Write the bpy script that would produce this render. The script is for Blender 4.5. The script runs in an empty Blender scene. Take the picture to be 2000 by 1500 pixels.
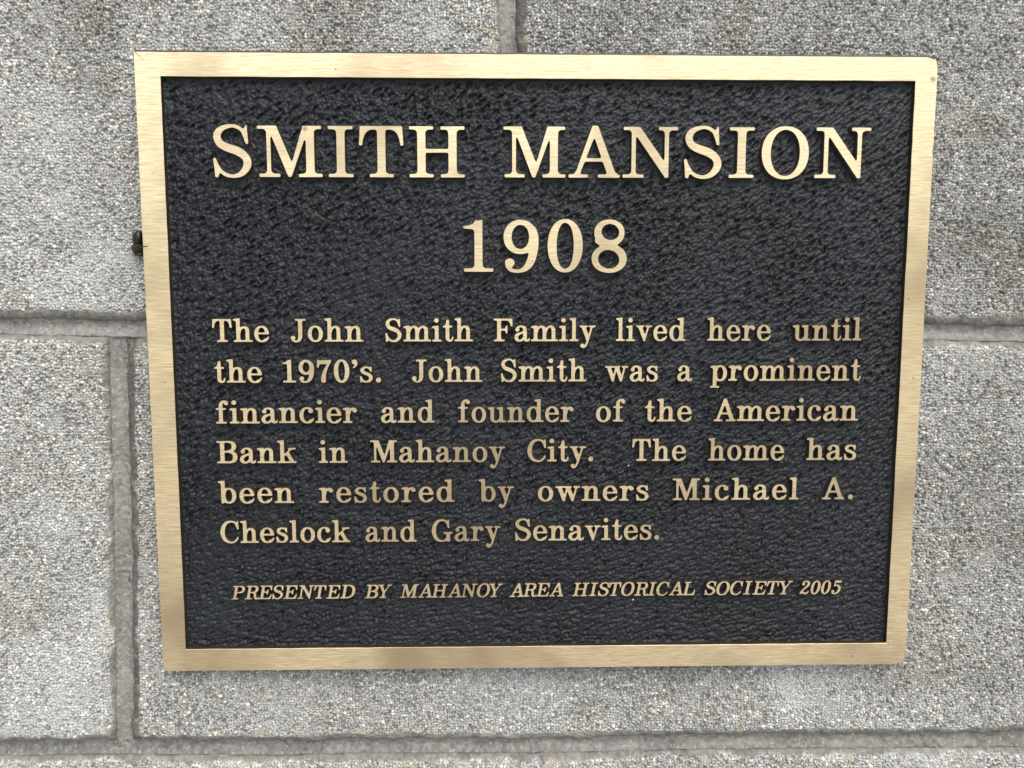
import bpy, bmesh, math, random
import numpy as np
from mathutils import Vector, Matrix
from mathutils.geometry import tessellate_polygon

S = bpy.context.scene
COL = S.collection
MM = 0.001

# ------------------------------------------------------------------ camera
cd = bpy.data.cameras.new('camera'); cam = bpy.data.objects.new('camera', cd); COL.objects.link(cam)
cd.sensor_width = 36.0; cd.lens = 27.0; cd.clip_start = 0.01; cd.clip_end = 500.0
right = Vector((0.99977986, -0.02098111, 0.00015685))
up = Vector((0.00197631, 0.10161077, 0.99482227))
fwd = Vector((0.02088841, 0.99460295, -0.10162987))
cam.matrix_world = Matrix(((right.x, up.x, -fwd.x, -0.01959), (right.y, up.y, -fwd.y, -0.34600), (right.z, up.z, -fwd.z, 0.03031), (0, 0, 0, 1)))
S.camera = cam

# ------------------------------------------------------------------ sky, sun, exposure
SUN_EL, SUN_AZ = math.radians(51), math.radians(163)      # azimuth clockwise from +y (the wall faces -y)
W = bpy.data.worlds.new('World'); S.world = W; W.use_nodes = True
nt = W.node_tree; bg = nt.nodes['Background']
sky = nt.nodes.new('ShaderNodeTexSky'); sky.sky_type = 'NISHITA'; sky.sun_disc = False
sky.sun_elevation = SUN_EL; sky.sun_rotation = SUN_AZ; sky.air_density = 1.0; sky.dust_density = 3.0; sky.ozone_density = 1.0
nt.links.new(sky.outputs[0], bg.inputs[0]); bg.inputs[1].default_value = 0.15
ld = bpy.data.lights.new('sun', 'SUN'); ld.energy = 1.25; ld.angle = math.radians(40); ld.color = (1.0, 0.96, 0.9)
sun = bpy.data.objects.new('sun', ld); COL.objects.link(sun)
sd = Vector((math.sin(SUN_AZ) * math.cos(SUN_EL), math.cos(SUN_AZ) * math.cos(SUN_EL), math.sin(SUN_EL)))
sun.rotation_euler = sd.to_track_quat('Z', 'Y').to_euler()
S.view_settings.view_transform = 'Standard'; S.view_settings.look = 'None'; S.view_settings.gamma = 1.0
S.view_settings.exposure = 0.86

rng = np.random.default_rng(1908)
random.seed(1908)


# ------------------------------------------------------------------ helpers
def link(name, me, parent=None, mats=()):
    o = bpy.data.objects.new(name, me); COL.objects.link(o)
    if parent: o.parent = parent
    for m in mats:
        if m.name not in me.materials: me.materials.append(m)
    return o


def empty(name, label=None, cat=None, loc=(0, 0, 0), group=None):
    o = bpy.data.objects.new(name, None); COL.objects.link(o); o.location = loc; o.empty_display_size = .01
    if label: o['label'] = label; o['category'] = cat
    if group: o['group'] = group
    return o


def grid_mesh(name, parts, attr=None):
    """parts: list of (X, Y, Z, C) 2-D arrays in metres; one mesh out of all of them"""
    V = []; F = []; Cc = []; off = 0
    for X, Y, Z, C in parts:
        ny, nx = X.shape
        V.append(np.stack([X, Y, Z], -1).reshape(-1, 3))
        i = np.arange(ny * nx).reshape(ny, nx) + off
        F.append(np.stack([i[:-1, :-1], i[:-1, 1:], i[1:, 1:], i[1:, :-1]], -1).reshape(-1, 4))
        if C is not None: Cc.append(C.reshape(-1, C.shape[-1]))
        off += ny * nx
    V = np.concatenate(V).astype(np.float32); F = np.concatenate(F).astype(np.int32)
    me = bpy.data.meshes.new(name)
    me.vertices.add(len(V)); me.vertices.foreach_set('co', V.ravel())
    me.loops.add(F.size); me.loops.foreach_set('vertex_index', F.ravel())
    me.polygons.add(len(F)); me.polygons.foreach_set('loop_start', np.arange(0, F.size, 4, dtype=np.int32))
    me.update(calc_edges=True)
    me.polygons.foreach_set('use_smooth', np.ones(len(F), bool))
    if Cc:
        Cc = np.concatenate(Cc); a = me.color_attributes.new('tint', 'FLOAT_COLOR', 'POINT')
        a.data.foreach_set('color', np.c_[Cc, np.ones(len(Cc))].astype(np.float32).ravel())
    return me


def h01(ix, iy, seed):
    n = (ix.astype(np.int64) + 4096).astype(np.uint64) * np.uint64(0x9E3779B97F4A7C15) + (iy.astype(np.int64) + 4096).astype(np.uint64) * np.uint64(0xC2B2AE3D27D4EB4F) + np.uint64(seed * 7919 + 1013)
    n = (n ^ (n >> np.uint64(30))) * np.uint64(0xBF58476D1CE4E5B9)
    n = (n ^ (n >> np.uint64(27))) * np.uint64(0x94D049BB133111EB)
    return ((n ^ (n >> np.uint64(31))) >> np.uint64(40)).astype(np.float64) / float(1 << 24)


def vnoise(x, y, sc, seed):
    x = x / sc; y = y / sc
    ix = np.floor(x); iy = np.floor(y); fx = x - ix; fy = y - iy
    fx = fx * fx * (3 - 2 * fx); fy = fy * fy * (3 - 2 * fy)
    a = h01(ix, iy, seed); b = h01(ix + 1, iy, seed); c = h01(ix, iy + 1, seed); d = h01(ix + 1, iy + 1, seed)
    return (a + (b - a) * fx + (c - a) * fy + (a - b - c + d) * fx * fy) * 2 - 1


def fbm(x, y, sc, seed, octv=3):
    r = 0; amp = 1; tot = 0
    for k in range(octv):
        r = r + amp * vnoise(x * math.cos(k) - y * math.sin(k), x * math.sin(k) + y * math.cos(k), sc / 2 ** k, seed + 17 * k); tot += amp; amp *= .5
    return r / tot


def worley(x, y, sc, seed):
    """nearest and second distance (in cells) and the id hashes of the nearest grain"""
    x = x / sc; y = y / sc; ix = np.floor(x); iy = np.floor(y)
    f1 = np.full(x.shape, 9.0); f2 = f1.copy(); gi = np.zeros_like(x); gj = np.zeros_like(x)
    for dx in (-1, 0, 1):
        for dy in (-1, 0, 1):
            cx = ix + dx; cy = iy + dy
            px = cx + .08 + .84 * h01(cx, cy, seed); py = cy + .08 + .84 * h01(cx, cy, seed + 5)
            an = h01(cx, cy, seed + 9) * math.pi; st = 1 + .55 * h01(cx, cy, seed + 11)
            ux = (x - px) * np.cos(an) + (y - py) * np.sin(an); uy = -(x - px) * np.sin(an) + (y - py) * np.cos(an)
            d = np.sqrt((ux / np.sqrt(st)) ** 2 + (uy * np.sqrt(st)) ** 2)
            near = d < f1
            f2 = np.where(near, f1, np.minimum(f2, d)); gi = np.where(near, cx, gi); gj = np.where(near, cy, gj); f1 = np.where(near, d, f1)
    return f1, f2, gi, gj


def sm(t):
    t = np.clip(t, 0, 1); return t * t * (3 - 2 * t)


# ------------------------------------------------------------------ materials
def mat(name):
    m = bpy.data.materials.new(name); m.use_nodes = True
    return m, m.node_tree, m.node_tree.nodes['Principled BSDF']


def nd(t, kind, **kw):
    n = t.nodes.new(kind)
    for k, v in kw.items():
        if k in n.inputs: n.inputs[k].default_value = v
        else: setattr(n, k, v)
    return n


def mk_stone(name, rough, bump):
    m, t, b = mat(name)
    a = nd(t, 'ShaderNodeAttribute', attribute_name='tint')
    tc = nd(t, 'ShaderNodeNewGeometry')
    n = nd(t, 'ShaderNodeTexNoise', Scale=1800.0, Detail=3.0, Roughness=.6); t.links.new(tc.outputs['Position'], n.inputs['Vector'])
    mr = nd(t, 'ShaderNodeMapRange'); mr.inputs[1].default_value = .3; mr.inputs[2].default_value = .7; mr.inputs[3].default_value = .78; mr.inputs[4].default_value = 1.22
    t.links.new(n.outputs[0], mr.inputs[0])
    mx = nd(t, 'ShaderNodeMix', data_type='RGBA', blend_type='MULTIPLY'); mx.inputs[0].default_value = 1
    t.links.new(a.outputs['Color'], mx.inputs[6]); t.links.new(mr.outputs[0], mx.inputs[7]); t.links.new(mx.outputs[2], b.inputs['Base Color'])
    b.inputs['Roughness'].default_value = rough; b.inputs['Specular IOR Level'].default_value = .35
    bp = nd(t, 'ShaderNodeBump', Strength=bump, Distance=.00025); t.links.new(n.outputs[0], bp.inputs['Height']); t.links.new(bp.outputs[0], b.inputs['Normal'])
    return m


M_block = mk_stone('grey_aggregate_concrete', .8, .6)
M_mortar = mk_stone('grey_mortar', .9, .9)

# brushed bronze: horizontal scratches from noise stretched along x
M_bronze, t, b = mat('brushed_bronze')
geo = nd(t, 'ShaderNodeNewGeometry')
mp = nd(t, 'ShaderNodeMapping'); mp.inputs['Scale'].default_value = (40, 40, 4200); t.links.new(geo.outputs['Position'], mp.inputs[0])
n1 = nd(t, 'ShaderNodeTexNoise', Scale=1.0, Detail=4.0, Roughness=.65); t.links.new(mp.outputs[0], n1.inputs['Vector'])
mp2 = nd(t, 'ShaderNodeMapping'); mp2.inputs['Scale'].default_value = (130, 130, 1700); t.links.new(geo.outputs['Position'], mp2.inputs[0])
n2 = nd(t, 'ShaderNodeTexNoise', Scale=1.0, Detail=3.0, Roughness=.6); t.links.new(mp2.outputs[0], n2.inputs['Vector'])
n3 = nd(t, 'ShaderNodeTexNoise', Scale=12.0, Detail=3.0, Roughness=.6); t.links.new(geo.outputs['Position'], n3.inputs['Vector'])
n4 = nd(t, 'ShaderNodeTexVoronoi', Scale=95.0); t.links.new(geo.outputs['Position'], n4.inputs['Vector'])
ad = nd(t, 'ShaderNodeMath', operation='ADD'); t.links.new(n1.outputs[0], ad.inputs[0]); t.links.new(n2.outputs[0], ad.inputs[1])
mr = nd(t, 'ShaderNodeMapRange'); mr.inputs[1].default_value = .72; mr.inputs[2].default_value = 1.2; t.links.new(ad.outputs[0], mr.inputs[0])
cr = nd(t, 'ShaderNodeMix', data_type='RGBA'); cr.inputs[6].default_value = (.68, .495, .26, 1); cr.inputs[7].default_value = (1.0, .87, .57, 1); t.links.new(mr.outputs[0], cr.inputs[0])
# soft tarnish patches, darkened to stand in for a reflection; a few tiny specks
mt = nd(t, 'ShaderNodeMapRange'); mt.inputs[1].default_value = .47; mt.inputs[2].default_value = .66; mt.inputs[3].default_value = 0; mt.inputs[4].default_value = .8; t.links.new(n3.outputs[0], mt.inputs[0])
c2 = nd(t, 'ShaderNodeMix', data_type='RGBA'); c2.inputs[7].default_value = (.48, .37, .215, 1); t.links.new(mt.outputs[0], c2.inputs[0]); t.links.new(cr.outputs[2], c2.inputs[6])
ms = nd(t, 'ShaderNodeMapRange'); ms.inputs[1].default_value = .025; ms.inputs[2].default_value = .05; ms.inputs[3].default_value = .75; ms.inputs[4].default_value = 0; t.links.new(n4.outputs[0], ms.inputs[0])
c3 = nd(t, 'ShaderNodeMix', data_type='RGBA'); c3.inputs[7].default_value = (.16, .09, .05, 1); t.links.new(ms.outputs[0], c3.inputs[0]); t.links.new(c2.outputs[2], c3.inputs[6])
# two small brown spots: on the first M of the heading and by the upper right corner
last = c3.outputs[2]
for px, pz, rad, colr in ((-102.6, 106.9, 1.5, (.36, .20, .09, 1)), (173.0, 129.5, 1.7, (.30, .22, .14, 1)), (-33.5, -26.0, .5, (.1, .05, .03, 1)), (-3.2, 50.0, .45, (.1, .05, .03, 1)), (112.0, 80.0, .5, (.2, .1, .05, 1))):
    vd = nd(t, 'ShaderNodeVectorMath', operation='DISTANCE'); vd.inputs[1].default_value = (px * MM, 0, pz * MM); t.links.new(geo.outputs['Position'], vd.inputs[0])
    sp = nd(t, 'ShaderNodeMapRange'); sp.inputs[1].default_value = .2 * rad * MM; sp.inputs[2].default_value = rad * MM; sp.inputs[3].default_value = .8; sp.inputs[4].default_value = 0; t.links.new(vd.outputs['Value'], sp.inputs[0])
    cm = nd(t, 'ShaderNodeMix', data_type='RGBA'); cm.inputs[7].default_value = colr; t.links.new(sp.outputs[0], cm.inputs[0]); t.links.new(last, cm.inputs[6]); last = cm.outputs[2]
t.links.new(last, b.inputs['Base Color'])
b.inputs['Metallic'].default_value = 1.0; b.inputs['Anisotropic'].default_value = .85
rr = nd(t, 'ShaderNodeMapRange'); rr.inputs[3].default_value = .48; rr.inputs[4].default_value = .62; t.links.new(n2.outputs[0], rr.inputs[0]); t.links.new(rr.outputs[0], b.inputs['Roughness'])
tg = nd(t, 'ShaderNodeCombineXYZ'); tg.inputs[0].default_value = 1; t.links.new(tg.outputs[0], b.inputs['Tangent'])
bp = nd(t, 'ShaderNodeBump', Strength=.5, Distance=.00006); t.links.new(ad.outputs[0], bp.inputs['Height']); t.links.new(bp.outputs[0], b.inputs['Normal'])

# dark painted casting
M_dark, t, b = mat('dark_cast_paint')
geo = nd(t, 'ShaderNodeNewGeometry')
n1 = nd(t, 'ShaderNodeTexNoise', Scale=900.0, Detail=4.0, Roughness=.65); t.links.new(geo.outputs['Position'], n1.inputs['Vector'])
n2 = nd(t, 'ShaderNodeTexNoise', Scale=24.0, Detail=4.0, Roughness=.6); t.links.new(geo.outputs['Position'], n2.inputs['Vector'])
cr = nd(t, 'ShaderNodeMix', data_type='RGBA'); cr.inputs[6].default_value = (.003, .0037, .0045, 1); cr.inputs[7].default_value = (.010, .0122, .0145, 1)
mr = nd(t, 'ShaderNodeMapRange'); mr.inputs[1].default_value = .3; mr.inputs[2].default_value = .7; t.links.new(n2.outputs[0], mr.inputs[0]); t.links.new(mr.outputs[0], cr.inputs[0]); t.links.new(cr.outputs[2], b.inputs['Base Color'])
rr = nd(t, 'ShaderNodeMapRange'); rr.inputs[3].default_value = .30; rr.inputs[4].default_value = .55; t.links.new(n1.outputs[0], rr.inputs[0]); t.links.new(rr.outputs[0], b.inputs['Roughness'])
b.inputs['Specular IOR Level'].default_value = .31
bp = nd(t, 'ShaderNodeBump', Strength=.8, Distance=.0004); t.links.new(n1.outputs[0], bp.inputs['Height']); t.links.new(bp.outputs[0], b.inputs['Normal'])

# unpolished cast sides: brown black
M_side, t, b = mat('brown_black_cast_side')
b.inputs['Base Color'].default_value = (.022, .014, .009, 1); b.inputs['Roughness'].default_value = .55


def plain(name, col, rough, spec=.5, metal=0.0):
    m, t, b = mat(name); b.inputs['Base Color'].default_value = (*col, 1); b.inputs['Roughness'].default_value = rough
    b.inputs['Specular IOR Level'].default_value = spec; b.inputs['Metallic'].default_value = metal
    return m


# ------------------------------------------------------------------ ground below the wall: out of view, added for bounce and bronze reflections
gm = bpy.data.meshes.new('ground')
gm.from_pydata([(-60, -60, -.60), (60, -60, -.60), (60, 60, -.60), (-60, 60, -.60)], [], [(0, 1, 2, 3)])
M_ground, t, b = mat('pale_concrete_pavement')
n = nd(t, 'ShaderNodeTexNoise', Scale=3.0, Detail=8.0); cr = nd(t, 'ShaderNodeMix', data_type='RGBA'); cr.inputs[6].default_value = (.40, .39, .37, 1); cr.inputs[7].default_value = (.52, .51, .485, 1)
g2 = nd(t, 'ShaderNodeNewGeometry'); t.links.new(g2.outputs['Position'], n.inputs['Vector']); t.links.new(n.outputs[0], cr.inputs[0]); t.links.new(cr.outputs[2], b.inputs['Base Color']); b.inputs['Roughness'].default_value = .9
go = link('ground', gm, None, (M_ground,)); go['kind'] = 'structure'

# ------------------------------------------------------------------ the wall: concrete blocks and tooled mortar
# lengths in mm; x right, z up; the block faces stand about at y = +9
WALL_Y = 9.0


def bed(k, x):                       # height of bed joint k (0 just above the middle of the plaque)
    z0 = 18.6 + 203.5 * k
    slope = -.0062 if k == 0 else (-.0022 if k == -1 else 0.0)
    return z0 + slope * x + .5 * np.sin(x / 61.0 + k) + .25 * np.sin(x / 23.0 + 2 * k)


ROWS = {-2: [-640, -285, 275, 700], -1: [-640, -197.0, 290, 700], 0: [-460, -13.6, 410], 1: [-640, -196, 290, 700]}


def head_x(k, xj, z):                # head joints lean a little
    lean = {-1: .033, 0: -.05}.get(k, 0.0)
    zc = {-1: -85.0, 0: 150.0}.get(k, 0.0)
    return xj + lean * (z - zc) + .35 * np.sin(z / 31.0 + xj)


def blotch(x, z):
    """slow stain field: pale bloom on the left stones, warm grey dirt to the right and along the top"""
    a = fbm(x, z, 70, 3, 4)
    b_ = fbm(x, z, 28, 41, 4)
    return a, b_


DIRT = [(-90, 160, 26, .38), (-203, 152, 24, .4), (-196, 128, 12, .25), (35, 158, 34, .24), (208, 148, 30, .22), (206, -46, 26, .36), (222, -76, 28, .32), (206, 108, 12, .25), (214, -8, 16, .3), (-245, -112, 20, .32), (200, 60, 30, .22),
        (-186, -20, 14, .2), (228, 30, 20, .2), (-100, -168, 12, .2), (180, -150, 18, .3), (-150, 150, 14, .3), (-232, 70, 9, .22), (-210, 62, 8, .18), (-240, -40, 12, .22), (70, -150, 10, .15), (222, -150, 18, .25)]
BLOOM = [(-225, 95, 34, .34), (-205, 42, 26, .34), (-206, -112, 16, .36), (-236, -160, 26, .3), (126, -163, 8, .5), (-14, -160, 30, .22), (-60, 152, 16, .2), (-222, -72, 14, .3), (-120, -160, 26, .2), (60, 146, 10, .2)]


def stone_patch(x0, x1, z0, z1, step, row, xa, xb, seed, warm, dark):
    nx = max(2, int(round((x1 - x0) / step)) + 1); nz = max(2, int(round((z1 - z0) / step)) + 1)
    X, Z = np.meshgrid(np.linspace(x0, x1, nx), np.linspace(z0, z1, nz))
    wob = .9 * fbm(X, Z, 9, 61, 3)
    JW = 3.3
    dl = X - head_x(row, xa, Z) - JW; dr = head_x(row, xb, Z) - JW - X
    db = Z - bed(row, X) - JW; dt = bed(row + 1, X) - JW - Z
    d = np.minimum(np.minimum(dl, dr), np.minimum(db, dt)) + wob
    wid = .7 + 2.6 * sm((9 - db) / 6) + 3.2 * sm((9 - dl) / 5) + .5 * sm((6 - dt) / 5)
    d = d - .45 * (wid - .7) * (.6 + .8 * fbm(X, Z, 11, 92, 3))
    # rounded broken arris, then a face that undulates
    e = np.clip(d / 6.5, -1, 1)
    h = -4.3 * (1 - np.sqrt(np.clip(1 - (1 - np.clip(e, 0, 1)) ** 2, 0, 1))) + np.where(d < 0, np.where(d > -1.6, d * .25, (d + 1.6) * 2.5 - .4), 0)
    und = 1.9 * fbm(X, Z, 70, seed, 2) + .7 * fbm(X, Z, 22, seed + 3, 3)
    h = h + und * sm(d / 8 + .2)
    q = fbm(X, Z, 11, 77, 3)                                # where fines have filled the face
    fill = sm((q - .25) / .3) * .6
    edge = 1 - sm((d - wid + 2.4 * fbm(X, Z, 7, 91, 3)) / 2.2)    # mortar smeared over the arris
    fill = np.clip(np.maximum(fill, edge), 0, 1)
    f1, f2, gi, gj = worley(X + .35 * fbm(X, Z, 2.2, 15, 2), Z + .35 * fbm(X, Z, 2.2, 16, 2), 1.33, seed % 7)
    r1 = h01(gi, gj, 101); r2 = h01(gi, gj, 102); r3 = h01(gi, gj, 103)
    dome = np.clip(1 - (f1 / .72) ** 2, -.6, 1); gap = sm((f2 - f1 - .02) / .22)
    pit = (r1 < .13) * sm((f2 - f1) / .2)
    grain = .34 * dome + .75 * (gap - 1) + .48 * (r2 - .5) * gap - .9 * pit
    if step > 1.5: grain = grain * 0
    h = h + grain * (1 - .72 * fill) + .30 * fbm(X, Z, 1.5, 7, 3) * fill + .7 * fbm(X, Z, 5, 8, 3) * edge
    # colour: the grains themselves are of different stone; paste between them is duller, with crevice shade painted into it
    v = .385 + .20 * (r3 - .5)
    v = np.where(r1 > .93, .55 + .2 * r2, v); v = np.where((r1 > .89) & (r1 <= .91), .15, v)
    tan = ((r2 > .9) | ((r1 > .93) & (r2 > .5))) * 1.0
    C = np.stack([v * (1.0 + .09 * tan), v * (1.0 + .0 * tan), v * (.965 - .09 * tan)], -1)
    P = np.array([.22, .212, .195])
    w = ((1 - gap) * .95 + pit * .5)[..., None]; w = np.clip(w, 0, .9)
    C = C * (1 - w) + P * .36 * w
    fl = (fill * .55)[..., None]; C = C * (1 - fl) + np.array([.285, .28, .27]) * fl
    a, b_ = blotch(X, Z)
    g = 1 + .13 * a + .12 * b_
    bloom = sm((a + .5 * b_ - .05) / .5) * (1 - warm) * .55
    C = C * g[..., None] * (1 - dark)
    C = C * (1 - bloom[..., None] * .45) + np.array([.47, .48, .49]) * bloom[..., None] * .45
    dirt = sm((b_ - .5 * a - .12) / .5) * (.2 + .3 * warm)
    C = C * (1 - dirt[..., None]) + C * np.array([.72, .68, .60]) * dirt[..., None]
    ed = (edge * .8)[..., None]; C = C * (1 - ed) + np.array([.135, .127, .112]) * (1 + .45 * fbm(X, Z, 5, 33, 3) + .5 * fbm(X, Z, 1.4, 34, 2))[..., None] * ed
    for cx, cz, rr_, am in DIRT:
        q_ = np.exp(-((X - cx) ** 2 + ((Z - cz) * 1.5) ** 2) / rr_ ** 2 / (1 + .5 * b_)) * am * (.75 + .6 * fbm(X, Z, 12, 19, 3))
        C = C * (1 - np.clip(q_, 0, .7)[..., None] * np.array([.84, .87, .93]))
    for cx, cz, rr_, am in BLOOM:
        q_ = (np.clip(np.exp(-((X - cx) ** 2 + (Z - cz) ** 2) / rr_ ** 2) * am * (.8 + .8 * fbm(X, Z, 14, 23, 3)), 0, .6) * (1 - edge))[..., None]
        C = C * (1 - q_) + np.array([.52, .54, .55]) * q_
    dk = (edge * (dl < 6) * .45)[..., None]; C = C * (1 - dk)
    # lichen-tan flecks along the arrises
    lf = (sm((fbm(X, Z, 4, 55, 3) - .25) / .25) * sm(1 - np.abs(d - 5) / 6) * .4)[..., None]
    C = C * (1 - lf) + np.array([.40, .35, .22]) * lf
    return X * MM, (WALL_Y - h) * MM, Z * MM, np.clip(C * np.array([.99, 1.0, .955]), .01, .9)


wall = empty('concrete_block_wall', 'grey aggregate concrete block wall with tooled mortar joints behind the bronze plaque', 'wall')
FINE = .34
VX0, VX1, VZ0, VZ1 = -266, 250, -206, 173          # what the photograph shows of the wall, mm
HX, HZ = 164, 130                                  # behind the plaque


def pieces(x0, x1, z0, z1):
    xs = sorted({x0, x1, *[v for v in (VX0, -HX, HX, VX1) if x0 < v < x1]}); zs = sorted({z0, z1, *[v for v in (VZ0, -HZ, HZ, VZ1) if z0 < v < z1]})
    for a, b_ in zip(xs, xs[1:]):
        for c, d in zip(zs, zs[1:]):
            mx, mz = (a + b_) / 2, (c + d) / 2
            seen = VX0 < mx < VX1 and VZ0 < mz < VZ1; hid = abs(mx) < HX and abs(mz) < HZ
            yield a, b_, c, d, (FINE if seen and not hid else 5.0)


for row, xs in ROWS.items():
    for j, (xa, xb) in enumerate(zip(xs, xs[1:])):
        z0 = 18.6 + 203.5 * row; z1 = z0 + 203.5
        ex = 6 if row in (-1, 0) else 1
        warm = min(1, max(0, ((xa + xb) / 2 + 60) / 260)); dark = .16 * warm
        seed = 200 + 31 * j + 7 * row
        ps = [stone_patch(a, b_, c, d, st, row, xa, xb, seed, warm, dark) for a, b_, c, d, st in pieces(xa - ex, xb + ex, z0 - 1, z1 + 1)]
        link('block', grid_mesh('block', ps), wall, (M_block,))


def mortar_patch(along0, along1, c_of, horiz, step_a, step_c, seed, half=6.0):
    """a tooled strip; c_of gives the centre line"""
    na = max(2, int((along1 - along0) / step_a) + 1); nc = max(4, int(2 * half / step_c) + 1)
    A, Tt = np.meshgrid(np.linspace(along0, along1, na), np.linspace(-half, half, nc))
    cc = c_of(A)
    X, Z = (A, cc + Tt) if horiz else (cc + Tt, A)
    if not horiz: X = X[:, ::-1]; Z = Z[:, ::-1]
    # concave strike: deepest a little above (right of) the middle, pressed by the jointing iron
    sh = 1.15 if horiz else 1.0
    u = (Tt - sh) / 3.9
    rag = np.abs(Tt) + .75 * fbm(A, Tt, 6, seed + 31, 4)
    prof = -4.7 + 1.5 * np.clip(np.abs(u), 0, 1.1) ** 1.7 * np.where(u > 0, 1.15, .95) - 1.5 * np.clip(rag - 3.5, 0, 2)
    if horiz: prof = prof + .5 * np.exp(-((Tt + 1.8) / 1.3) ** 2)
    n_ = fbm(A, Tt * 2.5, 7, seed, 3)
    h = prof + .28 * n_ + .38 * fbm(X, Z, 1.7, seed + 4, 3) + .35 * fbm(A, Tt * 0, 45, seed + 8, 2)
    pock = h01(np.floor(X / .9), np.floor(Z / .9), seed + 3) > .985
    h = h - .35 * pock
    # hairline lips where the iron left ridges
    lip = np.exp(-((np.abs(Tt) - 3.7 + .4 * vnoise(A, A * 0, 12, seed + 2)) / .28) ** 2); h = h + .28 * lip * sm(vnoise(A, Tt * 0, 25, seed + 5) + .4)
    base = (.158 if horiz and seed == 299 else .185) + .05 * fbm(A, Tt * 3, 16, seed + 6, 3) + .075 * fbm(X, Z, 1.5, seed + 9, 3)
    C = np.stack([base * 1.0, base * .985, base * .925], -1)
    gr = (h01(np.floor(X / .7), np.floor(Z / .7), seed + 12) > .96)[..., None] * .10
    C = C + gr
    return X * MM, (WALL_Y - h) * MM, Z * MM, np.clip(C * np.array([1.0, 1.0, .94]), .02, .8)


def mortar_run(a0, a1, fa, horiz, seed, va0, va1):
    cuts = sorted({a0, a1, *[v for v in (va0, va1) if a0 < v < a1]}); ps = []
    for a, b_ in zip(cuts, cuts[1:]):
        fine = va0 < (a + b_) / 2 < va1
        ps.append(mortar_patch(a, b_, fa, horiz, FINE if fine else 6, .35 if fine else 2, seed))
    return ps


for k in (-1, 0, 1):
    vis = k in (-1, 0)
    ps = mortar_run(-640, 700, lambda A, k=k: bed(k, A), True, 300 + k, VX0 if vis else 900, VX1 if vis else 901)
    link('mortar_joint', grid_mesh('mortar_joint', ps), wall, (M_mortar,))
for row, xs in ROWS.items():
    for xj in xs[1:-1]:
        z0 = 18.6 + 203.5 * row
        vis = VX0 < xj < VX1
        ps = mortar_run(z0 + 2.0, z0 + 201.3, lambda A, xj=xj, row=row: head_x(row, xj, A), False, 340 + row, VZ0 if vis else 900, VZ1 if vis else 901)
        link('mortar_joint', grid_mesh('mortar_joint', ps), wall, (M_mortar,))
# ------------------------------------------------------------------ letterforms
# Every letter is drawn in its own units (capital height 700) as a union of
# slabs, bracketed serifs and nib strokes on a fine raster, softened like a
# sand casting and traced back into outlines.
GU = 3.0
GX0, GY0, GNX, GNY = -150.0, -330.0, 420, 410
gxs = GX0 + (np.arange(GNX) + .5) * GU
gys = GY0 + (np.arange(GNY) + .5) * GU
GXX, GYY = np.meshgrid(gxs, gys)


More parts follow.
